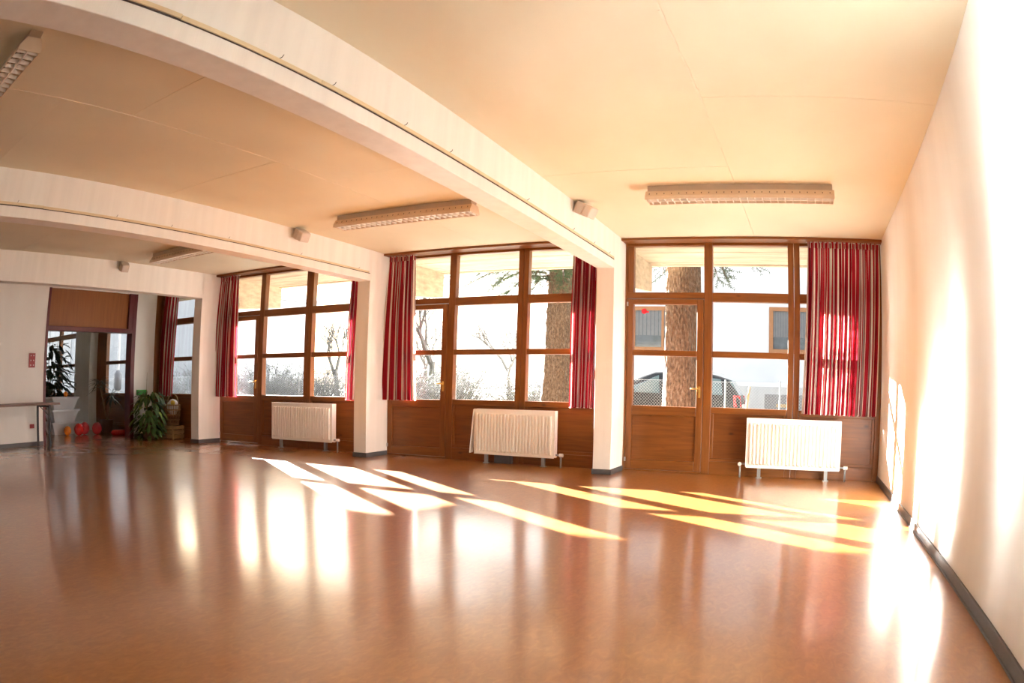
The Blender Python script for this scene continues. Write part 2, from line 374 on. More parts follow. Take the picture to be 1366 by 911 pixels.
NW = [0]
def bay(xb, W, label, dlabel):
    NW[0] += 1
    w = struct(empty('window_%d' % NW[0], (xb, 0, 0)), label)
    post(w, -.06, -.01, 0, 2.885); post(w, .972, 1.075, 0, 2.885)
    post(w, 2.02, 2.092, 0, 2.885); post(w, 2.096, 2.168, 0, 2.885); post(w, W-.07, W, 0, 2.885)
    rail(w, -.01, .972, ZT1, 2.885); rail(w, -.01, .972, 2.16, ZT0); rail(w, -.01, .972, 0, .02, -.1)
    glass(w, .06, .962, ZT0, ZT1)
    rail(w, -.01, .069, ZT0, ZT1, -.095, name='frame_post', mat='wood_z')
    column(w, 1.075, 2.02); column(w, 2.168, W-.07)
    d = struct(empty('door_%d' % (NW[0]+1), (xb, 0, 0)), dlabel)
    post(d, -.005, .069, .025, 2.15, -.11, -.015, name='door_stile'); post(d, .884, .967, .025, 2.15, -.11, -.015, name='door_stile')
    for z0, z1 in ((2.084, 2.15), (1.4353, 1.5056), (.70, .8137), (.025, .145)):
        rail(d, .069, .884, z0, z1, -.108, -.02, name='door_rail')
    MB().box(.069, .884, -.08, -.03, .145, .70).build('wood_panel', 'wood_panel', d)
    glass(d, .069, .884, 1.5056, 2.084); glass(d, .069, .884, .8137, 1.4353)
    handle(d, .925, 1.0)
    for z in (.12, 2.06): MB().tube([(.0, -.118, z), (.0, -.118, z+.05)], .011, 8).build('hinge', 'steel', d)
    # board above the window that carries the curtain track
    t = MB().box(-.055, W, -.34, -.09, 2.868, 2.899)
    struct(t.build('trim_%d' % NW[0], 'wood_x', bevel=.003)).location = (xb, 0, 0)
    return w, d
bay(XB[1], XP[2]-WB-XB[1], 'brown timber window wall of the far bay', 'timber terrace door of the far bay with brass handle')
bay(XB[2], XP[3]-WB-XB[2], 'brown timber window wall of the middle bay', 'timber terrace door of the middle bay with brass handle')
w3, d3 = bay(XB[3], -XB[3], 'sunlit orange timber window wall beside the right wall', 'sunlit timber terrace door with a red sticker on its glass')
st = MB(); st.lathe([(.001, 0), (.036, 0), (.036, .003), (.001, .003)], n=9); st.xf(Matrix.Rotation(PI/2, 4, 'X'))
st.box(.03, .06, -.002, 0, -.02, .0); so = st.build('sticker', 'sticker_red', d3); so.location = (.20, GY-.006, 2.0)
def simple_bay(n, xa, xb_, cols, label):
    w = struct(empty('window_%d' % n, (xa, 0, 0)), label); W = xb_-xa; edge = 0
    for (a, b) in cols:
        post(w, edge, a, 0, 2.885); edge = b
        column(w, a, b)
    post(w, edge, W, 0, 2.885)
    return w
w4 = simple_bay(4, XL, XP[1]-WB, [(.30, XP[1]-WB-XL-.07)], 'narrow timber window between the doorway wall and the first pillar')
MB().box(-.16, .0, -.268, .0, 0, 2.885).build('side_board', 'wood_z', w4, bevel=.004)
simple_bay(5, -15.1, XL-.16, [(.47, 1.60)], 'dark timber window in the room behind the doorway')
simple_bay(6, XF, -15.95, [(.2, 1.5), (1.62, 2.93)], 'farthest dark timber window behind the rubber plant')
struct(MB().box(-15.95, -15.1, -.35, .06, 0, H+.012).build('pillar', 'pillar_white', bevel=.006), 'white pillar seen through the doorway')
struct(MB().box(XF-.14, XF, YF, .12, 0, H+.012).build('wall_far', 'wall_white'))
struct(MB().box(XF, XL-.16, YF-.14, YF, 0, H+.012).build('wall_side', 'wall_white'))
box(XF, XL-.1, YF, -.1, 0, .02).build('ceiling_panel', 'ceiling_board', ceil)

# ------------------------------------------------------------------ curtains
def curtain(x0t, x1t, x0b, x1b, cloth, zt, zb, y, seed, label, pleats, amp=.05):
    """cloth of the given unfolded width gathered between x0 and x1; folds deepen downwards"""
    rnd = random.Random(seed); t = thing('curtain', label, 'curtain', ((x0t+x1t)/2, y, zb), 0, 'striped curtains at the windows')
    cx = (x0t+x1t)/2; nu, nv = pleats*10, 16
    ph = [rnd.uniform(-.9, .9) for _ in range(pleats+2)]; am = [rnd.uniform(.55, 1.25) for _ in range(pleats+2)]
    m = MB(); m.uv = []
    for j in range(nv+1):
        v = j/nv; z = zt+(zb-zt)*v
        xa = x0t+(x0b-x0t)*v; xb = x1t+(x1b-x1t)*v
        for i in range(nu+1):
            u = i/nu; k = u*pleats; k0 = int(min(k, pleats-1)); fr_ = k-k0
            p_ = ph[k0]*(1-fr_)+ph[k0+1]*fr_; a_ = am[k0]*(1-fr_)+am[k0+1]*fr_
            s = 2*PI*k+p_*(.3+.7*v)
            d = amp*a_*(.45+.55*min(1, v*2.5))
            x = xa+(xb-xa)*u + .35*d*math.sin(2*s+.6); yy = -d*math.sin(s)
            m.v.append((x-cx, yy, z-zb+.006*math.sin(s+1)*v)); m.uv.append((u*cloth+seed*.37, v))
    for j in range(nv):
        for i in range(nu):
            a = j*(nu+1)+i; m.f.append((a, a+1, a+nu+2, a+nu+1))
    m.build('cloth', 'curtain_stripe', t, smooth=True)
    h = MB(); h.uv = []                                    # gathered heading tape with pinch pleats
    for i in range(nu+1):
        u = i/nu; s = 2*PI*u*pleats*1.0; x = x0t+(x1t-x0t)*u-cx
        for zz in (zt-zb-.055, zt-zb+.03):
            h.v.append((x, -amp*.30*math.sin(s)-.012, zz)); h.uv.append((u*cloth+seed*.37, 0))
    for i in range(nu): h.f.append((2*i, 2*i+2, 2*i+3, 2*i+1))
    h.build('heading', 'curtain_stripe', t, smooth=True)
    rl = MB().box(x0t-cx-.02, x1t-cx+.02, -.012, .012, zt-zb+.012, zt-zb+.03); rl.build('track', 'steel', t)
    return t
YC = -.215
curtain(-.925, -.03, -.975, -.08, 2.1, 2.845, .785, YC, 1, 'wide red striped curtain beside the white right wall, lit by the sun', 15)
curtain(-6.70, -6.26, -6.745, -6.17, 1.3, 2.845, .80, YC, 2, 'red striped curtain gathered at the left of the middle window', 8)
curtain(-3.89, -3.47, -3.89, -3.53, 1.2, 2.845, .76, YC, 3, 'red striped curtain half hidden behind the pillar right of the middle window', 8)
curtain(-10.38, -9.90, -10.45, -9.85, 1.4, 2.84, .79, YC, 4, 'dark red striped curtain at the left of the far window', 8)
curtain(-7.36, -6.98, -7.40, -7.0, 1.2, 2.84, .78, YC, 5, 'narrow red striped curtain at the right of the far window', 6)
curtain(-12.10, -11.64, -12.15, -11.77, 1.1, 2.84, .78, YC, 6, 'red striped curtain at the narrow window behind the leafy plant', 7)

# ------------------------------------------------------------------ radiators
def radiator(x0, x1, zb, zt, y0, label, ribs, pipes, loose=False):
    t = thing('radiator', label, 'radiator', ((x0+x1)/2, y0, 0), 0, 'panel radiators under the windows')
    w = (x1-x0)/2; m = MB(); dp = .09
    m.box(-w, w, -.006, 0, zb, zt)
    pitch = (2*w-.06)/ribs
    for i in range(ribs):
        a = -w+.03+pitch*i+pitch*.16; b = a+pitch*.66; c = (a+b)/2; hw = (b-a)/2
        z0, z1 = zb+.035, zt-.045
        m.hexa([(a, -.006, z0), (b, -.006, z0), (b-hw*.35, -.032, z0+.02), (a+hw*.35, -.032, z0+.02),
                (a, -.006, z1), (b, -.006, z1), (b-hw*.35, -.032, z1-.02), (a+hw*.35, -.032, z1-.02)])
    m.build('front_panel', 'radiator_white', t, bevel=0)
    MB().box(-w, w, dp-.006, dp, zb, zt).build('rear_panel', 'radiator_white', t)
    g = MB(); g.box(-w-.006, w+.006, -.010, -.002, zt, zt+.012); g.box(-w-.006, w+.006, dp-.004, dp+.004, zt, zt+.012)
    for i in range(40):
        x = -w+(2*w)*(i+.5)/40; g.box(x-.004, x+.004, -.002, dp-.004, zt+.002, zt+.010)
    g.build('top_grille', 'radiator_white', t)
    MB().box(w, w+.008, -.010, dp+.004, zb+.01, zt+.012).build('side_panel', 'radiator_white', t, bevel=.003)
    s = MB().box(-.008, 0, -.010, dp+.004, zb-zt, 0)
    so = s.build('side_panel', 'radiator_white', t, bevel=.003); so.location = (-w, 0, zt+.012-.0)
    if loose: so.rotation_euler = (0, math.radians(5.5), 0); so.location = (-w-.004, -.01, zt+.005)
    for x in (-w+.16, w-.16):
        f = MB().box(x-.02, x+.02, dp*.25, dp*.75, .006, zb+.03); f.box(x-.035, x+.035, dp*.1, dp*.9, 0, .008); f.build('leg', 'pipe_grey', t)
    for sx_ in pipes:
        x = sx_*(w+.075); p = MB().tube([(x, dp*.5, 0), (x, dp*.5, zb+.045)], .012, 10); p.tube([(x, dp*.5, zb+.04), (sx_*(w-.01), dp*.5, zb+.04)], .011, 10)
        p.build('pipe', 'pipe_grey', t, smooth=True)
        v = MB().tube([(x, dp*.5-.005, zb+.04), (x, dp*.5-.07, zb+.04)] if sx_ < 0 else [(x-.02, dp*.5, zb+.04), (x+.03, dp*.5, zb+.04)], .022, 12)
        v.build('valve', 'valve_white', t, smooth=False)
    return t
radiator(-1.64, -.50, .125, .705, -.30, 'bright sunlit white radiator beside the right wall', 24, (-1, 1))
radiator(-5.19, -4.06, .12, .70, -.30, 'cream radiator under the middle window with a loose left side cover', 24, (1,), True)
radiator(-8.88, -7.62, .135, .705, -.30, 'cream radiator under the far window', 24, (1,))
tag(MB().box(-4.94, -4.70, -.20, -.12, 0, .13).build('vent_box', 'rubber_grey', bevel=.004), 'dark grey box standing under the middle radiator', 'box')

# ------------------------------------------------------------------ fluorescent lamps
def lamp(xc, yc, label, blades=25, L_=1.72):
    t = thing('ceiling_lamp', label, 'lamp', (xc, yc, 2.755), 0, 'louvred fluorescent ceiling lamps'); h = L_/2
    MB().prism([(-.06, .145), (-.06, .085), (.06, .085), (.06, .145)], 0, -h+.01, h-.01).build('housing', 'lamp_metal', t, bevel=.004)
    for s in (-1, 1):
        MB().prism([(s*.062, .088), (s*.066, .088), (s*.105, .03), (s*.105, 0), (s*.099, 0), (s*.099, .028)], 0, -h, h).build('side_reflector', 'lamp_cream', t)
    MB().box(-h, h, -.062, .062, .080, .088).build('reflector_top', 'lamp_dark', t)
    for s in (-1, 1):
        MB().prism([(-.066, .09), (.066, .09), (.105, .03), (.105, 0), (-.105, 0), (-.105, .03)], 0, s*h-.004, s*h+.004).build('end_cap', 'lamp_cream', t)
    b0 = None
    for i in range(blades):
        x = -h+L_*(i+.5)/blades
        if b0 is None:
            b0 = MB().prism([(-.099, .001), (.099, .001), (.099, .022), (.0, .034), (-.099, .022)], 0, -.0015, .0015).build('louver_blade', 'louver', t); b0.location = (x, 0, 0)
            slot = MB().box(-.004, .004, -.0012, .0012, -.008, .008).build('slot', 'lamp_dark', t); slot.rotation_euler = (math.radians(-33), 0, 0); slot.location = (x, -.0895, .056)
        else:
            copy_child(b0, t, (x, 0, 0)); copy_child(slot, t, (x, -.0895, .056))
    MB().prism([(-.006, .03), (0, .045), (.006, .03), (.006, .001), (-.006, .001)], 0, -h, h).build('louver_spine', 'louver', t)
    MB().tube([(-h+.06, .045, .060), (h-.06, .045, .060)], .013, 10).build('tube', 'tube_white', t, smooth=True)
    MB().tube([(-h+.06, -.045, .060), (h-.06, -.045, .060)], .013, 10).build('tube', 'tube_white', t, smooth=True)
    return t
lamp(-1.53, -2.53, 'long louvred fluorescent lamp on the ceiling by the right wall')
lamp(-5.02, -2.54, 'louvred fluorescent lamp on the ceiling before the middle window')
lamp(-8.64, -2.54, 'louvred fluorescent lamp partly hidden by the middle beam')
lamp(-5.10, -7.87, 'nearest louvred fluorescent lamp, cut by the left edge of the photo')

# ------------------------------------------------------------------ loudspeakers on the beams
def speaker(xr, y, label):
    t = thing('loudspeaker', label, 'speaker', (xr, y, 2.80), 0, 'small loudspeakers on the beams')
    MB().box(0, .05, -.04, .04, .02, .09).build('bracket', 'speaker_grey', t, bevel=.004)
    R = Matrix.Translation((.035, 0, .045)) @ Matrix.Rotation(math.radians(-14), 4, 'Z') @ Matrix.Rotation(math.radians(27), 4, 'Y')
    b = MB().prism([(0, -.065), (0, .065), (.12, .085), (.12, -.085)], 2, -.062, .062); b.xf(R); b.build('cabinet', 'speaker_grey', t, bevel=.01)
    g = MB().prism([(.12, -.082), (.12, .082), (.20, .066), (.20, -.066)], 2, -.058, .058); g.xf(R); g.build('grille', 'speaker_grille', t, bevel=.012)
    return t
speaker(XP[3], -2.15, 'small grey loudspeaker on the beam nearest the right wall')
speaker(XP[2], -2.33, 'small grey loudspeaker on the middle beam')
speaker(XP[1], -2.62, 'small grey loudspeaker on the beam before the doorway wall')

# ------------------------------------------------------------------ left side: table, sockets
t = thing('folding_table', 'dark folding table against the white wall left of the doorway', 'table', (-11.9, -4.2, 0))
MB().box(-.36, .36, -1.0, 1.02, .715, .735).build('table_top', 'table_top', t, bevel=.003)
MB().box(-.365, .365, -1.005, 1.025, .70, .716).build('table_edge', 'table_edge', t)
for sx_ in (-.3, .3):
    for sy_ in (-.78, .80):
        MB().box(sx_-.02, sx_+.02, sy_-.02, sy_+.02, 0, .70).build('leg', 'black_metal', t)
for sy_ in (-.78, .80):
    MB().box(-.3, .3, sy_-.01, sy_+.01, .66, .69).build('cross_bar', 'black_metal', t)
    MB().tube([(.3, sy_, .52), (.3, sy_-(.26 if sy_ > 0 else -.26), .70)], .008, 6).build('brace', 'black_metal', t)
t = thing('socket_panel', 'red socket panel on the white wall above the folding table', 'socket', (XL, -3.51, 1.32))
MB().box(0, .025, -.08, .08, 0, .24).build('plate', 'red_plastic', t, bevel=.004)
for i in range(3):
    for j in (-1, 1):
        MB().lathe([(.012, 0), (.012, .003)], n=8).xf(Matrix.Translation((.026, j*.035, .04+.08*i)) @ Matrix.Rotation(PI/2, 4, 'Y')).build('screw', 'white_dot', t)
t = thing('wall_box', 'small red box low on the wall behind the folding table', 'box', (XL, -3.49, .30))
MB().box(0, .04, -.05, .05, 0, .07).build('case', 'red_plastic', t, bevel=.004); MB().box(.04, .046, -.03, .03, .012, .058).build('lid', 'red_plastic', t, bevel=.002)

# ------------------------------------------------------------------ plants
def leaf_mesh(mb, p, d, up, L_, W, bend=.3, seg=4):
    d = d.normalized(); sd_ = d.cross(up); sd_ = sd_.normalized() if sd_.length > 1e-4 else Vector((1, 0, 0)); nrm = sd_.cross(d)
    b = len(mb.v)
    for i in range(seg+1):
        t_ = i/seg; w = W*math.sin(PI*min(.97, max(.04, t_*.92+.05)))*.5
        c = p + d*(L_*t_) - nrm*(-1)*0 + Vector((0, 0, -bend*L_*t_*t_))
        mb.v += [tuple(c-sd_*w+nrm*w*.25), tuple(c-nrm*w*.12), tuple(c+sd_*w+nrm*w*.25)]
    for i in range(seg):
        a = b+3*i; mb.f += [(a, a+1, a+4, a+3), (a+1, a+2, a+5, a+4)]
def rdir(rnd, zlo=-.4, zhi=.8):
    a = rnd.uniform(0, 2*PI); z = rnd.uniform(zlo, zhi); r_ = math.sqrt(max(0, 1-z*z)); return Vector((r_*math.cos(a), r_*math.sin(a), z))
def solid(o, th=.002):
    s = o.modifiers.new('thick', 'SOLIDIFY'); s.thickness = th; return o
# leafy plant in the hall, trailing down to the floor
rnd = random.Random(11)
t = thing('potted_plant', 'bushy green plant trailing to the floor beside the doorway', 'plant', (-11.88, -.72, 0))
MB().lathe([(.10, 0), (.13, .02), (.16, .26), (.17, .28), (.15, .285), (.145, .26), (.001, .25)], n=18).build('pot', 'pot_brown', t, smooth=True)
for i in range(9):
    a = rnd.uniform(0, 2*PI); h = rnd.uniform(.5, .86); r_ = rnd.uniform(.08, .26)
    MB().tube([(0, 0, .25), (.4*r_*math.cos(a), .4*r_*math.sin(a), h*.7), (r_*math.cos(a), r_*math.sin(a), h)], [.009, .006, .003], 5).build('stem', 'stem_brown', t)
for i in range(295):
    zz = rnd.uniform(.02, .86)**.9; rad = .33*math.sin(PI*min(.97, .22+.66*zz))*rnd.uniform(.55, 1.05)
    a = rnd.uniform(0, 2*PI); p = Vector((max(-.29, rad*math.cos(a)), min(.14, rad*math.sin(a)), zz)); d = Vector((math.cos(a), math.sin(a), rnd.uniform(-.9, .35)))
    m = MB(); leaf_mesh(m, p, d, Vector((0, 0, 1)), rnd.uniform(.11, .18), rnd.uniform(.055, .085), .45)
    m.build('leaf', 'leaf_light' if rnd.random() < .1 else 'leaf_mid', t, smooth=True)
MB().tube([(-.05, -.02, .3), (-.06, -.03, .95), (-.05, -.03, 1.22)], [.006, .004, .002], 5).build('stake', 'stem_tan', t)
# seat with basket back and crate behind it
t = thing('wooden_crate', 'small slatted wooden crate on the floor behind the leafy plant', 'crate', (-11.60, -.31, 0))
for z in (.02, .10, .18):
    MB().box(-.19, .19, -.15, -.135, z, z+.06).build('slat', 'crate_wood', t); MB().box(-.19, .19, .135, .15, z, z+.06).build('slat', 'crate_wood', t)
    MB().box(.175, .19, -.135, .135, z, z+.06).build('slat', 'crate_wood', t); MB().box(-.19, -.175, -.135, .135, z, z+.06).build('slat', 'crate_wood', t)
for a in (-1, 1):
    for b_ in (-1, 1): MB().box(a*.16-.015, a*.16+.015, b_*.12-.015, b_*.12+.015, 0, .25).build('corner_post', 'crate_wood', t)
MB().box(-.175, .175, -.135, .135, .01, .02).build('bottom', 'crate_wood', t)
t = thing('wicker_basket', 'round wicker basket on the wooden crate behind the leafy plant', 'basket', (-11.60, -.31, .252))
bk = MB(); n = 26
for r_, z in ((.145, .02), (.165, .10), (.18, .19), (.19, .28), (.185, .37)):
    bk.tube([(r_*math.cos(2*PI*i/n), r_*.72*math.sin(2*PI*i/n), z) for i in range(n+1)], .010, 6, caps=False)
for i in range(n):
    a = 2*PI*i/n; c, s_ = math.cos(a), math.sin(a); bk.tube([(.14*c, .10*s_, .005), (.18*c, .13*s_, .19), (.187*c, .135*s_, .37)], .007, 5)
bk.build('weave', 'wicker', t, smooth=True)
MB().lathe([(.001, .0), (.15, .0), (.15, .012), (.001, .012)], n=22).xf(Matrix.Diagonal((1, .72, 1, 1))).build('bottom', 'wicker', t)
MB().tube([(.187*math.cos(PI*i/12), 0, .37+.20*math.sin(PI*i/12)) for i in range(13)], .011, 6).build('basket_handle', 'wicker', t, smooth=True)
bgm = MB().sphere((0, 0, 0), .15, 16, 10, (.95, .75, .95))
rb = random.Random(3); bgm.v = [(x*(1+rb.uniform(-.1, .1)), y*(1+rb.uniform(-.1, .1)), z*(1+rb.uniform(-.1, .1))) for x, y, z in bgm.v]
t = thing('plastic_bag', 'crumpled white bag with a yellow print lying in the wicker basket', 'bag', (-11.60, -.31, .56)); bgm.xf(Matrix.Translation((0, 0, .02))); bgm.build('bag_body', 'bag_white', t, smooth=True)
MB().sphere((.09, -.07, .10), .06, 10, 6, (1, .6, .8)).build('print', 'bag_yellow', t, smooth=True)
t = thing('green_box', 'flat green box fixed to the narrow white wall beside the plant', 'box', (XL, -.60, .80)); MB().box(0, .05, -.13, .13, 0, .10).build('case', 'green_sign', t, bevel=.004); MB().box(.05, .056, -.11, .11, .02, .08).build('cover', 'green_sign', t, bevel=.003)

# far room: rubber plant, dracaena, bins, balls
rnd = random.Random(5)
t = thing('rubber_plant', 'tall dark rubber plant with big glossy leaves beyond the doorway', 'plant', (-15.75, -1.28, 0))
MB().lathe([(.16, 0), (.20, .3), (.22, .33), (.19, .33), (.001, .30)], n=18).build('pot', 'pot_brown', t, smooth=True)
for i in range(6):
    a = rnd.uniform(0, 2*PI); r_ = rnd.uniform(.15, .5); h = rnd.uniform(1.4, 2.0)
    MB().tube([(0, 0, .3), (.25*r_*math.cos(a), .25*r_*math.sin(a), .9), (r_*math.cos(a), r_*math.sin(a), h)], [.02, .014, .006], 6).build('stem', 'stem_brown', t)
for i in range(290):
    zz = rnd.uniform(.72, 1.92); rad = rnd.uniform(.1, .66)*(1.0 if zz < 1.5 else .75); a = rnd.uniform(0, 2*PI)
    p = Vector((rad*.7*math.cos(a), rad*1.0*math.sin(a), zz)); d = Vector((math.cos(a), math.sin(a), rnd.uniform(-.7, .6)))
    m = MB(); leaf_mesh(m, p, d, Vector((0, 0, 1)), rnd.uniform(.2, .30), rnd.uniform(.10, .15), .3)
    m.build('leaf', 'leaf_dark', t, smooth=True)
t = thing('dracaena', 'spiky dracaena on thin bare stems in a brown pot beyond the doorway', 'plant', (-14.05, -.42, 0))
MB().lathe([(.13, 0), (.17, .24), (.18, .27), (.15, .27), (.001, .24)], n=18).build('pot', 'pot_brown', t, smooth=True)
for (dx, dy, h, nl) in ((-.05, -.20, .98, 46), (.04, .12, .72, 34)):
    top = Vector((dx, dy, h)); MB().tube([(0, 0, .22), (dx*.5, dy*.45, h*.6), tuple(top)], [.018, .014, .012], 7).build('stem', 'stem_tan', t, smooth=True)
    for i in range(nl):
        a = rnd.uniform(0, 2*PI); d = Vector((math.cos(a), math.sin(a), rnd.uniform(-.35, 1.1)))
        m = MB(); leaf_mesh(m, top+Vector((0, 0, rnd.uniform(-.08, .1))), d, Vector((0, 0, 1)), rnd.uniform(.30, .46), .030, .45, 5); m.build('leaf', 'leaf_dark', t, smooth=True)
def bin_(z, dx, label):
    t = thing('storage_bin', label, 'bin', (-14.62+dx, -1.52, z), 0, 'stacked pale storage bins beyond the doorway')
    b0, b1, t0, t1, h = .22, .30, .30, .40, .25
    m = MB(); P0 = [(-b0, -b1, 0), (b0, -b1, 0), (b0, b1, 0), (-b0, b1, 0)]; P1 = [(-t0, -t1, h), (t0, -t1, h), (t0, t1, h), (-t0, t1, h)]
    Q1 = [(-t0+.02, -t1+.02, h), (t0-.02, -t1+.02, h), (t0-.02, t1-.02, h), (-t0+.02, t1-.02, h)]; Q0 = [(-b0+.02, -b1+.02, .015), (b0-.02, -b1+.02, .015), (b0-.02, b1-.02, .015), (-b0+.02, b1-.02, .015)]
    m.v = P0+P1+Q1+Q0
    for i in range(4):
        j = (i+1) % 4; m.f += [(i, j, 4+j, 4+i), (4+i, 4+j, 8+j, 8+i), (8+i, 8+j, 12+j, 12+i)]
    m.f += [(3, 2, 1, 0), (12, 13, 14, 15)]
    m.build('tub', 'bin_white', t)
    r_ = MB(); r_.box(-t0-.015, t0+.015, -t1-.015, -t1, h-.03, h+.004); r_.box(-t0-.015, t0+.015, t1, t1+.015, h-.03, h+.004); r_.box(t0, t0+.015, -t1, t1, h-.03, h+.004); r_.box(-t0-.015, -t0, -t1, t1, h-.03, h+.004)
    r_.build('rim', 'bin_white', t)
bin_(0, 0, 'lowest pale storage bin of the stack beyond the doorway'); bin_(.255, .02, 'middle pale storage bin of the stack beyond the doorway'); bin_(.51, -.01, 'top pale storage bin of the stack beyond the doorway')
def ball(x, y, z, r_, mat, label, cat='ball', knot=True):
    t = thing('balloon' if knot else 'ball', label, 'balloon' if knot else cat, (x, y, z), 0, 'balloons and balls on the floor beyond the doorway')
    MB().sphere((0, 0, r_), r_, 22, 14, (1, 1, 1)).build('skin', mat, t, smooth=True)
    if knot: MB().lathe([(.004, -.02), (.012, -.012), (.005, .0), (.02, .02)], (0, 0, 0), 8).xf(Matrix.Translation((r_*.9, r_*.35, r_*.8)) @ Matrix.Rotation(PI/2, 4, 'Y')).build('knot', mat, t)
ball(-14.05, -1.62, 0, .095, 'balloon_orange', 'orange balloon on the floor, leftmost of the row beyond the doorway')
ball(-13.80, -1.42, 0, .125, 'balloon_red', 'bright red balloon next to the orange one beyond the doorway')
ball(-13.95, -1.17, 0, .13, 'pink_red', 'dark red balloon half hidden between two others beyond the doorway')
ball(-13.78, -.90, 0, .125, 'pink_red', 'glossy red balloon at the right end of the row beyond the doorway')
ball(-14.45, -1.45, .762, .06, 'balloon_orange', 'small orange ball lying in the top storage bin', knot=False)
t = thing('floor_cushion', 'flat round red cushion on the floor behind the doorway', 'cushion', (-13.25, -.55, 0))
MB().lathe([(.001, 0), (.22, .005), (.26, .05), (.22, .10), (.001, .11)], n=24).xf(Matrix.Diagonal((.7, 1, 1, 1))).build('pad', 'balloon_red', t, smooth=True)
MB().lathe([(.255, .04), (.268, .05), (.255, .06)], n=24).xf(Matrix.Diagonal((.7, 1, 1, 1))).build('piping', 'pink_red', t, smooth=True)
t = thing('toy_crate', 'dark blue plastic crate just inside the doorway behind the table', 'crate', (-13.6, -2.75, 0))
m = MB(); m.box(-.2, .2, -.15, -.135, 0, .42); m.box(-.2, .2, .135, .15, 0, .42); m.box(-.2, -.185, -.135, .135, 0, .42); m.box(.185, .2, -.135, .135, 0, .42); m.box(-.2, .2, -.15, .15, 0, .015); m.build('tub', 'blue_plastic', t)
MB().box(-.21, .21, -.16, .16, .42, .445).build('lid', 'blue_plastic', t, bevel=.005)

# ------------------------------------------------------------------ outside: canopy
cp = struct(empty('canopy', (0, 0, 0)), 'board marked concrete canopy outside the windows')
nb = 9
for i in range(nb):                                           # board marks of the soffit
    y0 = .06+1.38*i/nb; y1 = .06+1.38*(i+1)/nb
    MB().box(XF, 3.0, y0+.003, y1-.003, 2.868+random.uniform(0, .006), 2.91).build('soffit_board', 'concrete', cp)
MB().box(XF, 3.0, .06, 1.46, 2.90, 3.12).build('roof_slab', 'concrete', cp)
MB().box(XF, 3.0, 1.44, 1.56, 2.855, 3.14).build('roof_edge', 'concrete', cp)
for xr in (XP[3], XP[2], XP[1], -15.4):
    o = MB().prism([(.0, 2.33), (1.52, 2.47), (1.52, 2.90), (.0, 2.90)], 0, xr-WB-.0, xr-.02).build('cantilever', 'concrete', cp)
struct(box(XF, 3.0, .06, 1.5, -.5, -.02).build('terrace', 'asphalt'))
struct(box(-90, 60, 1.5, 160, -.6, -.06).build('ground', 'ground_pale'), 'pale winter ground outside')

# chain link fence
def fence(x0, x1, y, zt, label, postx, px):
    t = thing('chain_link_fence', label, 'fence', (x0, y, 0)); Lg = x1-x0; m = MB(); s = .065; hgt = zt-.05
    k = -int(hgt/s)
    while k*s < Lg:
        for sg in (1, -1):
            a = k*s; xa, za, xb_, zb_ = (a, 0, a+hgt, hgt) if sg > 0 else (a+hgt, 0, a, hgt)
            if min(xa, xb_) >= 0 and max(xa, xb_) <= Lg:
                n = len(m.v); r_ = .0022
                for (xx, zz) in ((xa, za+.05), (xb_, zb_+.05)): m.v += [(xx-r_, -r_, zz), (xx+r_, -r_, zz), (xx, r_, zz)]
                m.f += [(n, n+1, n+4, n+3), (n+1, n+2, n+5, n+4), (n+2, n, n+3, n+5)]
        k += 1
    o = m.build('wire_mesh', 'zinc', t); o['kind'] = 'stuff'
    MB().tube([(0, 0, zt), (Lg, 0, zt)], .0035, 6).build('top_wire', 'zinc', t)
    for p in postx: MB().tube([(p-x0, .01, -.1), (p-x0, .01, zt+.05)], .018, 10).build('post', 'pipe_grey', t)
fence(-34, 2.0, 6.3, 1.22, 'galvanised chain link fence outside all the windows', [-34+2.5*i for i in range(14)] + [-2.68], 0)
tag(MB().tube([(-2.26, 5.7, -.06), (-2.13, 6.0, 1.13)], .022, 10).build('leaning_pole', 'crate_wood'), 'pale wooden pole leaning in front of the fence near the car', 'pole')

# ------------------------------------------------------------------ neighbour house
t = thing('neighbour_house', 'white rendered house with brown window frames behind the parked car', 'house', (-8.0, 14.0, 0))
MB().box(0, 15, 0, 9, -.2, 7.4).build('wall', 'render_white', t)
MB().box(-.03, 15.03, -.03, 0, -.2, 1.22).build('plinth', 'render_grey', t, bevel=.01)
MB().prism([(-.6, 7.3), (9.6, 7.3), (4.5, 10.2)], 0, -.5, 15.5).build('roof', 'roof_grey', t)
def hwin(x0, x1, z0, z1, name='window', bars=1):
    f = MB(); w = .13
    f.box(x0, x1, -.06, .02, z1-w, z1); f.box(x0, x1, -.06, .02, z0, z0+w); f.box(x0, x0+w, -.06, .02, z0+w, z1-w); f.box(x1-w, x1, -.06, .02, z0+w, z1-w)
    o = f.build(name, 'window_brown', t)
    MB().box(x0+w, x1-w, -.02, -.01, z0+w, z1-w).build('pane', 'house_glass', o)
    if bars: MB().box((x0+x1)/2-.04, (x0+x1)/2+.04, -.05, -.02, z0+w, z1-w).build('mullion', 'window_brown', o)
    c = MB()
    for i in range(14):
        a = x0+w+(x1-x0-2*w)*i/14; c.box(a, a+(x1-x0)/20, -.024, -.021, z0+(z1-z0)*.35, z1-w)
    c.build('net_curtain', 'curtain_grey', o)
hwin(1.30, 3.40, 2.25, 3.72); hwin(5.83, 7.25, 2.28, 3.75); hwin(9.2, 10.6, 2.28, 3.75); hwin(1.3, 3.4, 5.2, 6.5); hwin(5.83, 7.25, 5.2, 6.5)
b_ = MB().box(5.72, 7.0, -.06, .0, .30, .98).build('basement_window', 'car_grey', t)
MB().box(6.1, 6.7, -.075, -.06, .58, .68).build('basement_bar', 'crate_wood', b_)
t = thing('outdoor_stair', 'pale outdoor stair with grey treads beside the white house', 'stair', (-9.9, 15.2, 0))
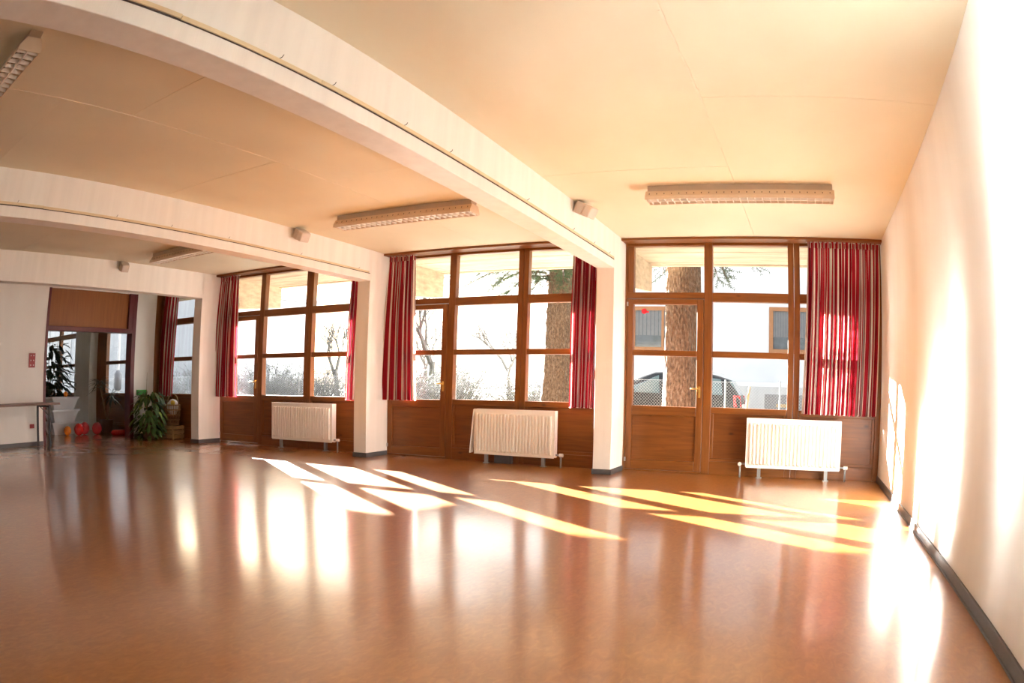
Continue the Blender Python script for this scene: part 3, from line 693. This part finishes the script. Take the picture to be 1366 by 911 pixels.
for i in range(8):
    MB().box(-.75+.22*i, -.45+.22*i, -.5, .5, .55+.21*i, .63+.21*i).build('tread', 'roof_grey', t)
MB().prism([(-.8, -.1), (-.8, .55), (1.2, 2.30), (1.6, 2.30), (1.6, -.1)], 1, -.42, .42).build('stair_body', 'render_white', t)
for i in range(5): MB().tube([(-.6+.44*i, -.5, .6+.42*i), (-.6+.44*i, -.5, 1.5+.42*i)], .018, 6).build('baluster', 'zinc', t)
MB().tube([(-.6, -.5, 1.5), (1.16, -.5, 3.18)], .022, 8).build('handrail', 'zinc', t)
t = thing('grey_building', 'pale grey rendered building outside the narrow window', 'building', (-44, 10.2, 0))
MB().box(0, 21.3, 0, 7, -.2, 4.7).build('wall', 'render_grey', t); MB().box(0, 21.5, -.2, 7.2, 4.7, 4.9).build('flat_roof', 'roof_grey', t)
MB().prism([(0, 0), (19.45, 0), (9.5, 7.0), (0, 7.0)], 2, 4.9, 9.2).build('sun_block_storey', 'render_grey', t); MB().prism([(-.2, -.1), (19.5, -.1), (9.4, 7.0), (-.2, 7.0)], 2, 9.2, 9.4).build('roof', 'roof_grey', t)  # unseen storey and roof added to keep sun off the leftmost windows
for i in range(6): MB().tube([(2+3.4*i, -.06, -.1), (2+3.4*i, -.06, 4.7)], .05, 8).build('downpipe', 'zinc', t)
t = thing('lamp_post', 'grey lamp post outside the window behind the dracaena', 'lamp post', (-19.6, 3.6, -.06))
MB().tube([(0, 0, 0), (0, 0, 3.2)], [.07, .05], 10).build('pole', 'zinc', t); MB().lathe([(.05, 0), (.13, .05), (.14, .5), (.06, .62), (.001, .64)], (0, 0, .86), 14).build('lantern', 'car_grey', t, smooth=True)
MB().tube([(0, 0, 3.15), (.5, -.1, 3.3)], .03, 8).build('arm', 'zinc', t)

# ------------------------------------------------------------------ car
def car(loc, rz):
    t = thing('car', 'black estate car parked behind the chain link fence', 'car', loc, rz)
    # sections from tail (x=0) to nose (x=4.2): (x, half width, z bottom, z belt, z roof, half width roof)
    S = [(0.02, .70, .42, .86, .90, .64), (.10, .80, .30, .92, 1.06, .70), (.35, .86, .24, .95, 1.36, .66), (.75, .88, .22, .96, 1.48, .62), (1.5, .88, .22, .96, 1.52, .62),
         (2.2, .88, .22, .95, 1.50, .62), (2.75, .88, .22, .94, 1.32, .62), (3.25, .87, .22, .93, .99, .70), (3.8, .84, .24, .86, .90, .74), (4.12, .76, .30, .74, .78, .66), (4.22, .64, .40, .62, .66, .56)]
    m = MB(); n = 10
    for x, w, zb, zm, zr, wr in S:
        ring = [(-w*.92, zb), (-w, zb+.12), (-w, zm-.04), (-w*.97, zm), (-wr, zr-.05), (-wr*.8, zr), (wr*.8, zr), (wr, zr-.05), (w*.97, zm), (w, zm-.04), (w, zb+.12), (w*.92, zb)]
        m.v += [(x, y, z) for y, z in ring]
    k = 12
    for i in range(len(S)-1):
        for j in range(k):
            j2 = (j+1) % k; a = i*k; m.f.append((a+j, a+k+j, a+k+j2, a+j2))
    m.f.append(tuple(range(k))); m.f.append(tuple((len(S)-1)*k+j for j in range(k))[::-1])
    auto_smooth(m.build('body', 'car_black', t), 50)
    for s in (-1, 1):                                         # side glass
        for (xa, xb_) in ((.45, 1.05), (1.12, 1.95), (2.02, 2.85)):
            g = MB(); y0 = s*.862; y1 = s*.66
            za0, za1 = .98, 1.36 if xa < .5 else 1.42; zb1 = 1.42 if xb_ < 2.5 else 1.16
            g.hexa([(xa, y0-.012*s, .98), (xb_, y0-.012*s, .98), (xb_, y0, .98), (xa, y0, .98), (xa+.06, y1-.012*s, za1), (xb_-.06, y1-.012*s, zb1), (xb_-.06, y1, zb1), (xa+.06, y1, za1)])
            g.build('side_window', 'car_glass', t)
        MB().hexa([(-.01, s*.60, .70), (.10, s*.82, .70), (.16, s*.83, .70), (.02, s*.60, .70), (.03, s*.60, .98), (.13, s*.80, .98), (.19, s*.82, .98), (.06, s*.60, .98)]).build('tail_light', 'car_light', t)
        MB().box(2.65, 2.80, s*.92-.06, s*.92+.06, .95, 1.07).build('mirror', 'car_black', t, bevel=.02)
    MB().hexa([(.06, -.60, .99), (.06, .60, .99), (.11, .62, .99), (.11, -.62, .99), (.26, -.54, 1.34), (.26, .54, 1.34), (.31, .56, 1.34), (.31, -.56, 1.34)]).build('rear_window', 'car_glass', t)
    MB().hexa([(2.83, -.60, 1.30), (3.24, -.66, 1.00), (3.24, .66, 1.00), (2.83, .60, 1.30), (2.85, -.60, 1.325), (3.27, -.66, 1.02), (3.27, .66, 1.02), (2.85, .60, 1.325)]).build('windscreen', 'car_glass', t)
    MB().box(-.07, .16, -.80, .80, .34, .58).build('bumper', 'car_grey', t, bevel=.04); MB().box(-.03, .01, -.26, .26, .66, .76).build('number_plate', 'plate_white', t)
    for x in (.72, 3.42):
        for s in (-1, 1):
            w = MB(); w.lathe([(.18, -.10), (.30, -.10), (.32, -.06), (.32, .06), (.30, .10), (.18, .10)], n=24); w.xf(Matrix.Translation((x, s*.80, .32)) @ Matrix.Rotation(PI/2, 4, 'X')); wo = w.build('wheel', 'tyre', t, smooth=False)
            h = MB(); h.lathe([(.001, -.08), (.18, -.09), (.18, .09), (.001, .08)], n=18); h.xf(Matrix.Translation((x, s*.80, .32)) @ Matrix.Rotation(PI/2, 4, 'X')); h.build('hub', 'zinc', wo)
    for s in (-1, 1): MB().tube([(.55, s*.56, 1.50), (.7, s*.56, 1.56), (2.2, s*.56, 1.57), (2.35, s*.56, 1.52)], .014, 6).build('roof_rail', 'zinc', t)
car((-2.55, 9.3, -.05), PI)

# ------------------------------------------------------------------ trees
def conifer(loc, r0, label, seed, branches):
    rnd = random.Random(seed); t = thing('conifer', label, 'tree', loc, 0, 'big conifers outside')
    m = MB(); n = 28; K = 34; Ht = 12.0
    for i in range(K+1):
        z = Ht*(i/K)**1.3-.2; rr_ = r0*(1-.045*z)*(1+.55*math.exp(-max(0, z)*2.2))
        for k in range(n):
            a = 2*PI*k/n; q = rr_*(1+.05*math.sin(5*a+z*.7)+rnd.uniform(-.035, .035)); m.v.append((q*math.cos(a), q*math.sin(a), z))
    for i in range(K):
        for k in range(n):
            k2 = (k+1) % n; m.f.append((i*n+k, i*n+k2, (i+1)*n+k2, (i+1)*n+k))
    m.build('trunk', 'bark', t, smooth=True)
    for (z, az, ln, droop) in branches:
        a = math.radians(az); d = Vector((math.cos(a), math.sin(a), 0)); b = MB(); pts = []
        for i in range(9):
            s = i/8; pts.append(Vector((0, 0, z)) + d*(r0*.7+ln*s) + Vector((0, 0, .15*math.sin(PI*s)-droop*s*s)))
        b.tube(pts, [.03*(1-.85*i/8) for i in range(9)], 5); bo = b.build('branch', 'bark', t)
        f = MB(); side = Vector((-d.y, d.x, 0))
        for i in range(46):
            s = rnd.uniform(.2, 1); j = min(7, int(s*8)); p = pts[j].lerp(pts[j+1], s*8-j)
            tw = (side*rnd.choice((-1, 1))*rnd.uniform(.4, 1) + d*rnd.uniform(.2, 1) + Vector((0, 0, rnd.uniform(-1.1, .1)))).normalized(); tl_ = rnd.uniform(.14, .34)
            f.tube([p, p+tw*tl_], [.004, .002], 3, caps=False)
            for q in range(9):
                pp = p+tw*tl_*(q+1)/9.5
                for sg in (-1, 1):
                    nd = (tw*.6+tw.cross(Vector((rnd.uniform(-1, 1), rnd.uniform(-1, 1), rnd.uniform(-1, 1)))).normalized()*sg).normalized()*.055
                    bb_ = len(f.v); w_ = tw*.007
                    f.v += [tuple(pp-w_), tuple(pp+w_), tuple(pp+nd)]; f.f.append((bb_, bb_+1, bb_+2))
        f.build('needles', 'needles', bo)
conifer((-2.86, 1.98, -.06), .30, 'thick brown conifer trunk outside the right terrace door', 1,
        [(3.35, 165, .55, .45), (3.3, 25, .5, .45), (3.5, 120, .8, .5), (3.4, 60, .7, .5), (3.9, 150, 1.3, .55), (3.75, 40, 1.2, .6), (4.3, 160, 1.6, .7), (4.2, 10, 1.5, .7), (4.9, 130, 1.6, .8), (4.8, 70, 1.5, .8), (5.4, 100, 1.8, .8), (5.7, 190, 2.0, .9), (5.6, -10, 2.0, .9), (6.5, 60, 2, 1), (6.7, 250, 2, 1)])
conifer((-5.97, 5.2, -.06), .38, 'brown conifer trunk with drooping branches outside the middle window', 2,
        [(3.3, 200, .9, .3), (3.25, 250, .7, .3), (3.35, 290, .8, .35), (3.6, 220, 1.2, .5), (3.7, 260, 1.0, .5), (3.6, 310, .9, .5), (3.45, 175, 1.6, .3), (3.9, 240, 1.4, .6), (3.55, 185, 2.0, .35), (3.9, 205, 1.5, .5), (3.5, -100, 1.0, .45), (3.75, 230, 1.3, .5), (4.2, 170, 2.8, .75), (4.3, 0, 1.4, .8), (4.7, 215, 1.8, .7), (5.0, -70, 1.7, .8), (5.5, 150, 2.2, .9), (5.9, 195, 2.4, 1.0), (6.5, 30, 2, 1), (6.8, 260, 2, 1)])
def bare_tree(loc, h, label, seed, lean=(0, 0)):
    rnd = random.Random(seed); t = thing('bare_tree', label, 'tree', loc, 0, 'bare trees behind the fence')
    tr = MB(); br = MB()
    def grow(p, d, L_, r_, lev):
        mid = p+d*L_*.5+Vector((rnd.uniform(-.06, .06), rnd.uniform(-.06, .06), 0))*L_; e = p+d*L_
        (tr if lev == 0 else br).tube([p, mid, e], [r_, r_*.85, r_*.68], 6 if lev < 2 else 3, caps=False)
        if lev >= 6: return
        for _ in range(3 if lev in (1, 2, 3) else 2):
            nd = (d+rdir(rnd, -.35, .75)*rnd.uniform(.45, .85)+Vector((0, 0, .12))).normalized()
            grow(p+d*L_*rnd.uniform(.6, 1.0), nd, L_*rnd.uniform(.58, .8), r_*.6, lev+1)
    grow(Vector((0, 0, -.1)), Vector((lean[0], lean[1], 1)).normalized(), h*.28, h*.022, 0)
    tr.build('trunk', 'bark_grey', t); br.build('branches', 'bark_grey', t)
bare_tree((-13.3, 12.6, 0), 6.8, 'forked bare tree outside the left part of the middle window', 21)
bare_tree((-9.6, 19.0, 0), 6.0, 'bare tree beside the far end of the white house', 22)
bare_tree((-14.6, 22.0, 0), 6.5, 'distant bare tree seen through the centre of the middle window', 23)
bare_tree((-20.2, 16.0, 0), 6.2, 'bare tree outside the centre of the far window', 24)
bare_tree((-25.0, 19.0, 0), 6.0, 'bare tree outside the left of the far window', 25)
bare_tree((-18.0, 20.0, 0), 5.5, 'bare tree outside the right of the far window', 26)
def shrub(loc, rx, rz_, label, seed):
    rnd = random.Random(seed); t = thing('shrub', label, 'shrub', loc, 0, 'twiggy winter shrubs behind the fence'); m = MB(); lf = MB()
    for i in range(260):
        d = rdir(rnd, .62, 1.0); a = Vector((rnd.uniform(-.35, .35)*rx, rnd.uniform(-.3, .3), 0)); L_ = rz_*rnd.uniform(.55, 1.05)
        p1 = a+d*L_*.5; p2 = a+d*L_+Vector((rnd.uniform(-.15, .15), rnd.uniform(-.15, .15), 0)); m.tube([a, p1, p2], [.016, .010, .005], 3, caps=False)
        for q in range(8):
            pp = p1.lerp(p2, rnd.random()); e = pp+rdir(rnd)*rnd.uniform(.1, .3); m.tube([pp, e], [.006, .003], 3, caps=False)
            leaf_mesh(lf, e, rdir(rnd), Vector((0, 0, 1)), .07, .04, .1, 2)
    m.build('twigs', 'twig_grey', t); o = lf.build('leaves', 'hedge', t); o['kind'] = 'stuff'
for i, (x, y, rx, rz_, lab) in enumerate((
    (-10.3, 8.6, .8, 1.75, 'twiggy shrub behind the fence outside the middle window, nearest the conifer'), (-12.6, 9.6, .8, 1.95, 'twiggy shrub behind the fence outside the middle window, beside the forked tree'),
    (-15.2, 8.6, .8, 1.75, 'twiggy shrub behind the fence at the left of the middle window'), (-17.6, 9.0, .8, 2.0, 'tall twiggy shrub at the right end of the far window'),
    (-20.0, 8.4, .8, 1.85, 'twiggy shrub outside the centre of the far window'), (-22.4, 7.8, .8, 1.7, 'twiggy shrub outside the left pane of the far window'), (-8.3, 9.0, .7, 1.3, 'low shrub between the fence and the stair'))):
    shrub((x, y, -.08), rx, rz_, lab, 50+i)
